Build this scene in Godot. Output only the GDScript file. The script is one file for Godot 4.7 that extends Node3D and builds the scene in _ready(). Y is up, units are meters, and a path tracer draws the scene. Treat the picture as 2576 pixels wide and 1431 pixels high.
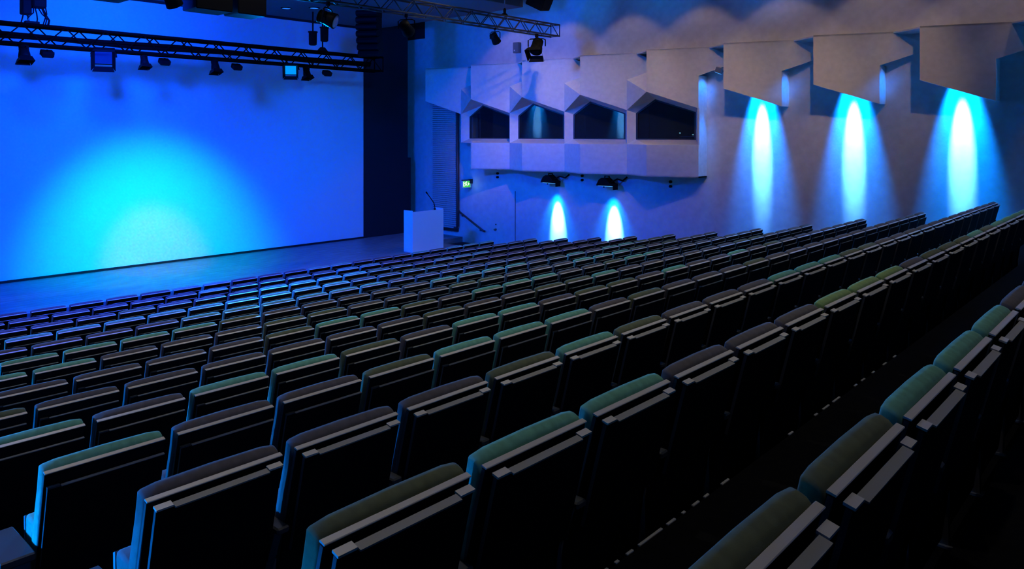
extends Node3D
# An auditorium in blue stage light, seen from the left aisle over fourteen rows of tip-up seats.
# Metres; heights in V() are given from the lens, which stands CY above the hall floor.

const CY := 3.6
const F := 1915.4            # focal length in pixels of a 2576 x 1431 frame
const HORIZON := 336.6       # the lens is shifted: the horizon lies high in the frame
const TURN := 48.0925        # degrees to the right of the stage axis
const PITCH := 0.55
const X0 := 0.45875
const Z0 := -0.6132
const DZ := 0.98448
const ROW_DROP := [0.7064, 0.9404, 1.1588, 1.3624, 1.5518, 1.7277, 1.8907, 2.0415, 2.1807, 2.3091, 2.4272, 2.5357, 2.6353, 2.7267]
const SEAT_H := 0.84
const LEFT_X := -4.0
const WALL_X := 16.1
const PROUD_X := 15.3
const DEEP_X := 15.7
const POD := 1.927
const STAGE_Y := -3.1
const SCREEN_Z := -18.4

var M := {}
var used := {}

func _ready():
	set_camera()
	set_lights()
	make_materials()
	hall()
	stage()
	side_wall()
	control_booth()
	hoods()
	wall_washers()
	trusses()
	canopy_things()
	stage_things()
	seating()

# ------------------------------------------------------------------ camera and light
func set_camera():
	var cam := Camera3D.new()
	cam.name = "camera"
	add_child(cam)
	cam.position = V(0, 0, 0)
	cam.rotation.y = -deg_to_rad(TURN)
	var near := 0.05
	cam.set_frustum(near * 1431.0 / F, Vector2(0, -near * (715.5 - HORIZON) / F), near, 100.0)
	cam.current = true
	var e := Environment.new()
	e.background_mode = Environment.BG_COLOR
	e.background_color = Color.BLACK
	e.tonemap_mode = Environment.TONE_MAPPER_LINEAR
	e.tonemap_exposure = 1.0
	e.sdfgi_enabled = true
	e.ssao_enabled = true
	e.ssil_enabled = true
	var we := WorldEnvironment.new()
	we.name = "world_environment"
	we.environment = e
	add_child(we)

const BLUE := Vector3(0.0, 0.05, 1.0)
const CYAN := Vector3(0.0, 1.0, 0.5)
const CORE := Vector3(1.0, 0.35, 0.0)
const WASH := Vector3(0.10, 0.42, 1.0)
const WARM := Vector3(1.0, 0.72, 0.52)
const HOUSE := Vector3(1.0, 0.93, 0.84)
const FRONT := Vector3(0.0, 0.25, 1.0)
const DEEP := Vector3(0.0, 0.16, 1.0)
const E_STAGE := 85.0
const E_CYAN := 62.0
const E_CORE := 14.0
const E_WASH := 330.0
const E_SPILL := 115.0
const E_LEFT := 480.0
const E_SIDE := 160.0
const E_FLOOD := 14.0
const E_FRONT := 100.0
const E_DOWN := 75.0
const E_HIGH := 9.0
const E_EDGE := 1.0
const E_WARM := 1.0
const E_FACE := 7.2
const E_HOUSE := 3.4

func set_lights():
	pass # every lamp carries its own light; their strengths are the constants above

func spot(parent: Node, called: String, at: Vector3, aim: Vector3, tint: Vector3, energy: float, angle: float, blend := 1.0, size := 0.05):
	var l := SpotLight3D.new()
	l.name = called
	parent.add_child(l, true)
	var up := Vector3.UP if absf((aim - at).normalized().y) < 0.98 else Vector3.RIGHT
	l.global_transform = Transform3D(Basis.looking_at(aim - at, up), at)
	l.light_color = lin(tint)
	l.light_energy = energy
	l.spot_angle = angle
	l.spot_angle_attenuation = blend
	l.spot_range = 40.0
	l.spot_attenuation = 2.0
	l.light_size = size
	l.shadow_enabled = true
	return l

# ------------------------------------------------------------------ small helpers
func V(x: float, y: float, z: float) -> Vector3:
	return Vector3(x, y + CY, z)

func lin(c: Vector3) -> Color:
	return Color(c.x, c.y, c.z).linear_to_srgb()

func numbered(n: String) -> String:
	if not used.has(n):
		used[n] = 0
		return n
	used[n] += 1
	return "%s_%03d" % [n, used[n]]

func thing(called: String, label: String, category: String, at := Vector3.ZERO, turn := 0.0, group := "") -> Node3D:
	var o := Node3D.new()
	o.name = numbered(called)
	add_child(o)
	o.position = at
	o.rotation.y = turn
	o.set_meta("label", label)
	o.set_meta("category", category)
	if group:
		o.set_meta("group", group)
	return o

func part(parent: Node, called: String, mesh: Mesh, m: Material, at := Transform3D()) -> MeshInstance3D:
	var o := MeshInstance3D.new()
	o.name = called
	o.mesh = mesh
	o.material_override = m
	parent.add_child(o, true)
	o.transform = at
	return o

func struct(called: String, mesh: Mesh, m: Material, parent: Node = self) -> MeshInstance3D:
	var o := part(parent, called, mesh, m)
	if parent == self:
		o.name = called
		o.set_meta("kind", "structure")
	return o

func struct_root(called: String) -> Node3D:
	var o := Node3D.new()
	o.name = called
	add_child(o)
	o.set_meta("kind", "structure")
	return o

func at(x: float, y: float, z: float) -> Transform3D:
	return Transform3D(Basis(), Vector3(x, y, z))

# ------------------------------------------------------------------ mesh building
func mb() -> SurfaceTool:
	var st := SurfaceTool.new()
	st.begin(Mesh.PRIMITIVE_TRIANGLES)
	return st

func done(st: SurfaceTool) -> ArrayMesh:
	st.generate_normals()
	return st.commit()

# a closed body, given as triangles that all turn the same way round
func solid(st: SurfaceTool, t: PackedVector3Array, smooth := false):
	var vol := 0.0
	var o := t[0]
	for i in range(0, t.size(), 3):
		vol += (t[i] - o).dot((t[i + 1] - o).cross(t[i + 2] - o))
	st.set_smooth_group(0 if smooth else -1)
	for i in range(0, t.size(), 3):
		st.add_vertex(t[i])
		if vol > 0.0:
			st.add_vertex(t[i + 2])
			st.add_vertex(t[i + 1])
		else:
			st.add_vertex(t[i + 1])
			st.add_vertex(t[i + 2])

func quad(t: PackedVector3Array, a: Vector3, b: Vector3, c: Vector3, d: Vector3):
	t.append_array([a, b, c, a, c, d])

func add_box(st: SurfaceTool, c: Vector3, s: Vector3, b := Basis(), ch := 0.0):
	var h := s * 0.5
	var t := PackedVector3Array()
	if ch <= 0.0:
		var p := []
		for i in 8:
			p.append(c + b * Vector3(h.x * (1 if i & 1 else -1), h.y * (1 if i & 2 else -1), h.z * (1 if i & 4 else -1)))
		for q in [[0, 2, 3, 1], [4, 5, 7, 6], [0, 1, 5, 4], [2, 6, 7, 3], [0, 4, 6, 2], [1, 3, 7, 5]]:
			quad(t, p[q[0]], p[q[1]], p[q[2]], p[q[3]])
		solid(st, t)
		return
	var w := func(sx: int, sy: int, sz: int, ax: int) -> Vector3:
		var q := Vector3(h.x * sx, h.y * sy, h.z * sz)
		for k in 3:
			if k != ax:
				q[k] -= ch * signf(q[k])
		return c + b * q
	for ax in 3:
		for s1 in [-1, 1]:
			var r := []
			for uv in [[-1, -1], [1, -1], [1, 1], [-1, 1]]:
				var g := [0, 0, 0]
				g[ax] = s1
				g[(ax + 1) % 3] = uv[0]
				g[(ax + 2) % 3] = uv[1]
				r.append(w.call(g[0], g[1], g[2], ax))
			if s1 > 0:
				quad(t, r[0], r[1], r[2], r[3])
			else:
				quad(t, r[3], r[2], r[1], r[0])
			# the bevel towards the next axis
			for s2 in [-1, 1]:
				var e := []
				for s3 in [-1, 1]:
					var g2 := [0, 0, 0]
					g2[ax] = s1
					g2[(ax + 1) % 3] = s2
					g2[(ax + 2) % 3] = s3
					e.append(w.call(g2[0], g2[1], g2[2], ax))
					e.append(w.call(g2[0], g2[1], g2[2], (ax + 1) % 3))
				if s1 * s2 > 0:
					quad(t, e[0], e[1], e[3], e[2])
				else:
					quad(t, e[2], e[3], e[1], e[0])
	for i in 8:
		var sx := 1 if i & 1 else -1
		var sy := 1 if i & 2 else -1
		var sz := 1 if i & 4 else -1
		var a: Vector3 = w.call(sx, sy, sz, 0)
		var b2: Vector3 = w.call(sx, sy, sz, 1)
		var c2: Vector3 = w.call(sx, sy, sz, 2)
		if sx * sy * sz > 0:
			t.append_array([a, b2, c2])
		else:
			t.append_array([a, c2, b2])
	solid(st, t)

func box_mesh(c: Vector3, s: Vector3, ch := 0.0, b := Basis()) -> ArrayMesh:
	var st := mb()
	add_box(st, c, s, b, ch)
	return done(st)

func block(a: Vector3, b: Vector3, ch := 0.0) -> ArrayMesh: # a box between two corners, heights from the lens
	return box_mesh(V(0, 0, 0) + (a + b) * 0.5, (b - a).abs(), ch)

# closed loft through rings of equal count, with flat ends
func loft(st: SurfaceTool, rings: Array, smooth := false, flat_ends := true):
	var t := PackedVector3Array()
	var n: int = rings[0].size()
	for k in rings.size() - 1:
		var a: PackedVector3Array = rings[k]
		var b: PackedVector3Array = rings[k + 1]
		for i in n:
			var j := (i + 1) % n
			quad(t, a[i], a[j], b[j], b[i])
	if flat_ends:
		for e in 2:
			var r: PackedVector3Array = rings[0] if e == 0 else rings[-1]
			var m := Vector3.ZERO
			for p in r:
				m += p / n
			for i in n:
				var j := (i + 1) % n
				if e == 0:
					t.append_array([r[j], r[i], m])
				else:
					t.append_array([r[i], r[j], m])
	solid(st, t, smooth)

func inset(poly: PackedVector2Array, s: float) -> PackedVector2Array:
	var n := poly.size()
	var area := 0.0
	for i in n:
		area += poly[i].cross(poly[(i + 1) % n])
	var out := PackedVector2Array()
	for i in n:
		var e1 := (poly[i] - poly[(i + n - 1) % n]).normalized()
		var e2 := (poly[(i + 1) % n] - poly[i]).normalized()
		var nn := ((Vector2(-e1.y, e1.x) + Vector2(-e2.y, e2.x)) * signf(area)).normalized()
		out.append(poly[i] + nn * s)
	return out

# a profile in (z, y), swept along x; sections are [x, inset, rise]
func sweep_x(st: SurfaceTool, poly: PackedVector2Array, sections: Array, off := Vector3.ZERO, smooth := false):
	var rings := []
	for s in sections:
		var q := inset(poly, s[1]) if s[1] > 0.0 else poly
		var r := PackedVector3Array()
		for p in q:
			r.append(off + Vector3(s[0], p.y + s[2], p.x))
		rings.append(r)
	loft(st, rings, smooth)

func pv(a: Array) -> PackedVector2Array:
	var o := PackedVector2Array()
	for p in a:
		o.append(Vector2(p[0], p[1]))
	return o

# a plate with the outline pts (in order, seen from its front), thickened away from the side that "front" points to
func add_plate(st: SurfaceTool, pts: Array, front: Vector3, thick: float):
	var n := Vector3.ZERO
	var cnt := pts.size()
	for i in cnt:
		n += (pts[i] as Vector3).cross(pts[(i + 1) % cnt])
	n = n.normalized()
	if n.dot(front) < 0.0:
		n = -n
	var ax: Vector3 = (pts[1] - pts[0]).normalized()
	var ay := n.cross(ax)
	var flat := PackedVector2Array()
	for p in pts:
		flat.append(Vector2((p - pts[0]).dot(ax), (p - pts[0]).dot(ay)))
	var ids := Geometry2D.triangulate_polygon(flat)
	var t := PackedVector3Array()
	var area := 0.0
	for i in cnt:
		area += flat[i].cross(flat[(i + 1) % cnt])
	for i in range(0, ids.size(), 3):
		var a := ids[i]
		var b := ids[i + 1]
		var c := ids[i + 2]
		if (flat[b] - flat[a]).cross(flat[c] - flat[a]) < 0.0:
			var q := b
			b = c
			c = q
		t.append_array([pts[a], pts[b], pts[c]])
		t.append_array([pts[a] - n * thick, pts[c] - n * thick, pts[b] - n * thick])
	for i in cnt:
		var p: Vector3 = pts[i]
		var q: Vector3 = pts[(i + 1) % cnt]
		if area > 0.0:
			quad(t, q, p, p - n * thick, q - n * thick)
		else:
			quad(t, p, q, q - n * thick, p - n * thick)
	solid(st, t)

func plate(pts: Array, front: Vector3, thick := 0.03) -> ArrayMesh:
	var st := mb()
	add_plate(st, pts, front, thick)
	return done(st)

func ring(c: Vector3, b: Basis, r: float, n: int) -> PackedVector3Array:
	var o := PackedVector3Array()
	for i in n:
		var a := TAU * i / n
		o.append(c + b.x * cos(a) * r + b.y * sin(a) * r)
	return o

func frame_of(d: Vector3) -> Basis:
	var z := d.normalized()
	var x := (Vector3.UP if absf(z.y) < 0.9 else Vector3.RIGHT).cross(z).normalized()
	return Basis(x, z.cross(x), z)

func add_tube(st: SurfaceTool, pts: Array, r: float, n := 8, smooth := true):
	var rings := []
	for i in pts.size():
		var d: Vector3 = pts[mini(i + 1, pts.size() - 1)] - pts[maxi(i - 1, 0)]
		rings.append(ring(pts[i], frame_of(d), r, n))
	loft(st, rings, smooth and n > 4)

func tube(pts: Array, r: float, n := 8) -> ArrayMesh:
	var st := mb()
	add_tube(st, pts, r, n)
	return done(st)

# turned body along +z of b: list of [distance, radius]
func add_lathe(st: SurfaceTool, c: Vector3, b: Basis, prof: Array, n := 16):
	for k in prof.size() - 1:
		loft(st, [ring(c + b.z * prof[k][0], b, maxf(prof[k][1], 0.001), n), ring(c + b.z * prof[k + 1][0], b, maxf(prof[k + 1][1], 0.001), n)], true)

func lathe(c: Vector3, b: Basis, prof: Array, n := 16) -> ArrayMesh:
	var st := mb()
	add_lathe(st, c, b, prof, n)
	return done(st)

# ------------------------------------------------------------------ materials
func mat(key: String, albedo: Vector3, rough := 0.6, metal := 0.0) -> StandardMaterial3D:
	var m := StandardMaterial3D.new()
	m.resource_name = key
	m.albedo_color = lin(albedo)
	m.roughness = rough
	m.metallic = metal
	M[key] = m
	return m

func noise_tex(freq: float, seed_n: int, normal: bool, lo := 0.85, strength := 2.0) -> NoiseTexture2D:
	var f := FastNoiseLite.new()
	f.seed = seed_n
	f.frequency = freq
	f.fractal_octaves = 4
	var t := NoiseTexture2D.new()
	t.width = 512
	t.height = 512
	t.seamless = true
	t.noise = f
	if normal:
		t.as_normal_map = true
		t.bump_strength = strength
	else:
		var g := Gradient.new()
		g.set_color(0, Color(lo, lo, lo))
		g.set_color(1, Color.WHITE)
		t.color_ramp = g
	return t

func triplanar(m: StandardMaterial3D, scale: Vector3):
	m.uv1_triplanar = true
	m.uv1_world_triplanar = true
	m.uv1_scale = scale

func glow(key: String, c: Vector3, k: float):
	var m := mat(key, Vector3(0.02, 0.02, 0.02), 0.3)
	m.emission_enabled = true
	m.emission = lin(c)
	m.emission_energy_multiplier = k

func make_materials():
	var weave := noise_tex(0.25, 3, true, 0.8, 1.5)
	var blotch := noise_tex(0.012, 7, false, 0.78)
	var plaster := noise_tex(0.02, 11, false, 0.93)
	for c in [["green", Vector3(0.12, 0.35, 0.235)], ["olive", Vector3(0.10, 0.118, 0.052)], ["taupe", Vector3(0.092, 0.078, 0.076)], ["lime", Vector3(0.19, 0.31, 0.10)]]:  # olive and yellowish green
		var m := mat("fabric_" + c[0], c[1], 0.92)
		m.normal_enabled = true
		m.normal_texture = weave
		m.normal_scale = 0.35
		m.albedo_texture = blotch
		m.uv1_triplanar = true
		m.uv1_scale = Vector3(3, 3, 3)
		m.rim_enabled = true
		m.rim = 0.35
	mat("back", Vector3(0.009, 0.0085, 0.009), 0.75)
	mat("shell", Vector3(0.16, 0.16, 0.17), 0.55)
	mat("trim", Vector3(0.04, 0.04, 0.045), 0.5)
	mat("rail", Vector3(0.46, 0.44, 0.42), 0.42, 0.15)
	mat("board", Vector3(0.21, 0.205, 0.20), 0.55)
	mat("tablet", Vector3(0.005, 0.005, 0.006), 0.7)
	M.tablet.metallic_specular = 0.12
	M.back.metallic_specular = 0.12
	mat("arm", Vector3(0.028, 0.03, 0.032), 0.5)
	mat("pedestal", Vector3(0.085, 0.085, 0.09), 0.55)
	var w := mat("wall", Vector3(0.66, 0.64, 0.63), 0.85)
	w.albedo_texture = plaster
	triplanar(w, Vector3(0.4, 0.4, 0.4))
	var p := mat("panel", Vector3(0.70, 0.66, 0.62), 0.8)
	p.albedo_texture = plaster
	triplanar(p, Vector3(0.6, 0.6, 0.6))
	mat("black", Vector3(0.008, 0.008, 0.010), 0.9)
	mat("curtain", Vector3(0.010, 0.010, 0.014), 0.95)
	mat("truss", Vector3(0.003, 0.003, 0.003), 0.6)
	M.truss.metallic_specular = 0.06
	mat("truss_house", Vector3(0.028, 0.027, 0.025), 0.45)
	mat("lamp", Vector3(0.006, 0.006, 0.007), 0.5)
	M.lamp.metallic_specular = 0.12
	mat("steel", Vector3(0.30, 0.29, 0.28), 0.35, 0.8)
	var f := mat("carpet", Vector3(0.006, 0.006, 0.007), 0.98)
	f.albedo_texture = blotch
	f.metallic_specular = 0.1
	triplanar(f, Vector3(2, 2, 2))
	var wood := mat("stage_wood", Vector3(0.30, 0.29, 0.28), 0.42)
	wood.albedo_texture = noise_tex(0.01, 21, false, 0.7)
	triplanar(wood, Vector3(0.25, 1.0, 1.6))
	mat("screen", Vector3(0.80, 0.80, 0.80), 0.9)
	mat("white", Vector3(0.75, 0.75, 0.76), 0.5)
	mat("frame", Vector3(0.012, 0.012, 0.014), 0.5)
	mat("dark_room", Vector3(0.03, 0.03, 0.034), 0.8)
	mat("brown", Vector3(0.085, 0.045, 0.04), 0.5)
	mat("ceiling", Vector3(0.10, 0.10, 0.11), 0.9)
	var gl := mat("glass", Vector3(0.02, 0.025, 0.03), 0.02)
	gl.transparency = BaseMaterial3D.TRANSPARENCY_ALPHA
	gl.albedo_color.a = 0.35
	gl.metallic_specular = 0.6
	glow("lens_blue", Vector3(0.1, 0.45, 1.0), 1.2)
	glow("lens_cyan", Vector3(0.0, 0.32, 1.0), 1.0)
	glow("lens_warm", Vector3(1.0, 0.75, 0.5), 0.9)
	glow("downlight", Vector3(0.02, 0.22, 0.9), 0.8)
	glow("exit_green", Vector3(0.06, 0.75, 0.05), 0.8)
	glow("exit_white", Vector3(0.95, 1.0, 0.9), 1.1)
	glow("lens_dim", Vector3(0.0, 0.01, 0.5), 0.8)
	glow("glint_cyan", Vector3(0.25, 0.7, 1.0), 0.8)  # painted glint for the reflection in a booth window

# ------------------------------------------------------------------ the hall
func hall():
	var fl := struct_root("floor")
	for i in range(-1, 14):
		var top: float = (-ROW_DROP[i] if i >= 0 else -0.455) - SEAT_H
		var front := Z0 - DZ * (i + 1) + 0.048
		var back := Z0 - DZ * i + 0.048 if i >= 0 else 3.0
		if i == 13:
			front = -15.0
		var st := mb()
		add_box(st, V(6.05, (top - 3.75) * 0.5, (front + back) * 0.5), Vector3(20.1, top + 3.75, back - front))
		part(fl, "tier", done(st), M.carpet)
	part(fl, "floor_slab", box_mesh(V(6.05, -3.85, -8.0), Vector3(20.4, 0.2, 22.6)), M.carpet)
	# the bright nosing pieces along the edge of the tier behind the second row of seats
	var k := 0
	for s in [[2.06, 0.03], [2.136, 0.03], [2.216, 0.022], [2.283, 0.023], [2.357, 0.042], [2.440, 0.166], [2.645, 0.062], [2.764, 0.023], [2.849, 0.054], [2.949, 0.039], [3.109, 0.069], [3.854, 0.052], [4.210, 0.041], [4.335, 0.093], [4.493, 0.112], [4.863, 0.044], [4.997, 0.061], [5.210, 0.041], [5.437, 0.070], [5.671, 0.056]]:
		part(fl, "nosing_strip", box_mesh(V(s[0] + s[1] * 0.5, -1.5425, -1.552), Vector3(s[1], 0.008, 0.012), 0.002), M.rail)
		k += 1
	struct("wall_left", block(Vector3(LEFT_X - 0.3, -3.75, -19.4), Vector3(LEFT_X, 4.4, 3.2)), M.wall)  # out of view; set back to suit the lamps on it
	struct("wall_back", block(Vector3(LEFT_X, -3.75, 3.0), Vector3(16.4, 4.4, 3.3)), M.ceiling)
	struct("ceiling", block(Vector3(LEFT_X, 4.2, -19.4), Vector3(16.4, 4.45, 3.0)), M.ceiling)
	struct("wall_front", block(Vector3(LEFT_X, -3.75, -19.4), Vector3(16.4, 4.4, -19.1)), M.black)

func stage():
	var fl := struct_root("stage_floor")
	part(fl, "stage_deck", block(Vector3(LEFT_X, -3.75, -19.1), Vector3(14.75, STAGE_Y, -15.0)), M.stage_wood)
	part(fl, "stage_deck", block(Vector3(14.75, -3.75, -19.1), Vector3(16.1, STAGE_Y, -16.45)), M.stage_wood)
	part(fl, "step", block(Vector3(14.75, -3.75, -16.45), Vector3(16.1, STAGE_Y - 0.16, -16.1)), M.black)
	part(fl, "step", block(Vector3(14.75, -3.75, -16.1), Vector3(16.1, STAGE_Y - 0.32, -15.75)), M.black)
	part(fl, "step", block(Vector3(14.75, -3.75, -15.75), Vector3(16.1, STAGE_Y - 0.48, -15.4)), M.black)
	var t := thing("projection_screen", "huge white stage screen washed in blue and cyan light", "screen", V(8.1, STAGE_Y, SCREEN_Z))
	var st := mb()
	add_box(st, V(8.1, 0.0, SCREEN_Z - 0.02) - t.position, Vector3(11.58, 6.2, 0.04))
	part(t, "screen_surface", done(st), M.screen)
	st = mb()
	add_box(st, V(8.1, STAGE_Y + 0.025, SCREEN_Z + 0.005) - t.position, Vector3(11.58, 0.05, 0.05))
	part(t, "bottom_batten", done(st), M.black)
	struct("wall_masking_right", block(Vector3(13.89, STAGE_Y, -18.62), Vector3(15.62, 3.2, -18.42)), M.curtain)
	struct("wall_masking_low", block(Vector3(15.62, STAGE_Y, -18.62), Vector3(15.76, -0.75, -18.44)), M.curtain)
	struct("wall_masking_left", block(Vector3(LEFT_X, STAGE_Y, -18.62), Vector3(2.31, 3.2, -18.42)), M.curtain)
	struct("wall_header", block(Vector3(LEFT_X, 3.101, -18.6), Vector3(15.62, 4.2, -18.36)), M.black)
	struct("ceiling_canopy", block(Vector3(1.6, 3.16, -18.36), Vector3(14.35, 3.34, -12.5), 0.01), M.ceiling)

func side_wall():
	# the wall is built round the opening of the control room
	struct("wall_right", block(Vector3(16.1, -3.75, -18.15), Vector3(16.4, -0.6, 3.0)), M.wall)
	struct("wall_right_upper", block(Vector3(16.1, 0.95, -18.15), Vector3(16.4, 4.2, 3.0)), M.wall)
	struct("wall_right_front", block(Vector3(16.1, -0.6, -18.15), Vector3(16.4, 0.95, -16.0)), M.wall)
	struct("wall_right_rear", block(Vector3(16.1, -0.6, -8.4), Vector3(16.4, 0.95, 3.0)), M.wall)
	struct("wall_wing", block(Vector3(16.16, -3.75, -19.1), Vector3(16.4, 3.03, -18.15)), M.wall)
	struct("wall_wing_top", block(Vector3(16.12, 3.03, -19.1), Vector3(16.4, 4.2, -18.15)), M.black)
	var room := struct_root("wall_control_room")
	part(room, "room_floor", block(Vector3(16.4, -0.75, -16.1), Vector3(18.4, -0.6, -8.3)), M.dark_room)
	part(room, "room_ceiling", block(Vector3(16.4, 0.95, -16.1), Vector3(18.4, 1.1, -8.3)), M.dark_room)
	part(room, "room_back", block(Vector3(18.4, -0.75, -16.1), Vector3(18.5, 1.1, -8.3)), M.dark_room)
	part(room, "room_side", block(Vector3(16.4, -0.75, -16.2), Vector3(18.5, 1.1, -16.1)), M.dark_room)
	part(room, "room_side", block(Vector3(16.4, -0.75, -8.3), Vector3(18.5, 1.1, -8.2)), M.dark_room)
	# ventilation grille of horizontal slats beside the stage
	var g := thing("wall_grille", "tall blue-lit grille of thin horizontal slats beside the stage", "grille", V(16.08, -2.9, -17.22))
	part(g, "back_plate", box_mesh(V(16.085, -1.0, -17.225) - g.position, Vector3(0.02, 3.86, 1.06)), M.shell)
	var slat := box_mesh(Vector3.ZERO, Vector3(0.035, 0.036, 1.05), 0.0, Basis(Vector3(0, 0, 1), 0.5))
	for i in 62:
		part(g, "slat", slat, M.wall, at(-0.03, 0.05 + i * 0.0612, -0.005))
	var tr := struct_root("trim_1")
	part(tr, "pipe", tube([V(16.02, 0.66, -16.585), V(16.02, -2.78, -16.585), V(16.02, -2.84, -16.62), V(16.02, -2.86, -16.72)], 0.045, 10), M.brown)
	part(tr, "skirting", block(Vector3(16.04, -2.96, -18.1), Vector3(16.1, -2.86, -16.62)), M.frame)
	# a flush door under the booth
	var d := struct_root("door_1")
	part(d, "door_leaf", block(Vector3(16.085, -3.52, -15.3), Vector3(16.105, -1.62, -14.33)), M.wall)
	part(d, "door_edge", block(Vector3(16.08, -3.52, -14.325), Vector3(16.104, -1.62, -14.310)), M.shell)
	part(d, "door_handle", lathe(V(16.085, -2.76, -15.06), frame_of(Vector3.LEFT), [[0.0, 0.035], [0.01, 0.035], [0.012, 0.018], [0.05, 0.018], [0.055, 0.03], [0.08, 0.026]], 12), M.steel)
	part(d, "lock_rosette", lathe(V(16.085, -2.62, -15.06), frame_of(Vector3.LEFT), [[0.0, 0.02], [0.012, 0.018]], 10), M.lamp)

# plan of the folded wall: proud corners P(i), deep corners R(i)
func P(i: int, y: float) -> Vector3:
	return V(PROUD_X, y, -15.3 + POD * (i - 1))

func R(i: int, y: float) -> Vector3:
	return V(DEEP_X, y, -15.3 + POD * (i - 1) + 1.12)

func on_face(i: int, t: float, y: float) -> Vector3:
	var q := P(i, y).lerp(R(i, y), t)
	return q

const OUT := Vector3(-1, 0, 0.3)

func main_face(i: int) -> Array:
	return [on_face(i, 0, 1.9635), on_face(i, 0, 0.98), on_face(i, 1, 0.58), on_face(i, 1, 1.32), on_face(i, 1.69, 1.59), on_face(i, 1.69, 1.70), on_face(i, 1.19, 1.9635)]

func lid(i: int) -> ArrayMesh:
	return plate([on_face(i, 0, 1.96), on_face(i, 1.2, 1.96), P(i + 1, 1.96) + Vector3(0.04, 0, 0), V(16.1, 1.96, P(i + 1, 0).z), V(16.1, 1.96, P(i, 0).z)], Vector3.DOWN, -0.03)

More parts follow.
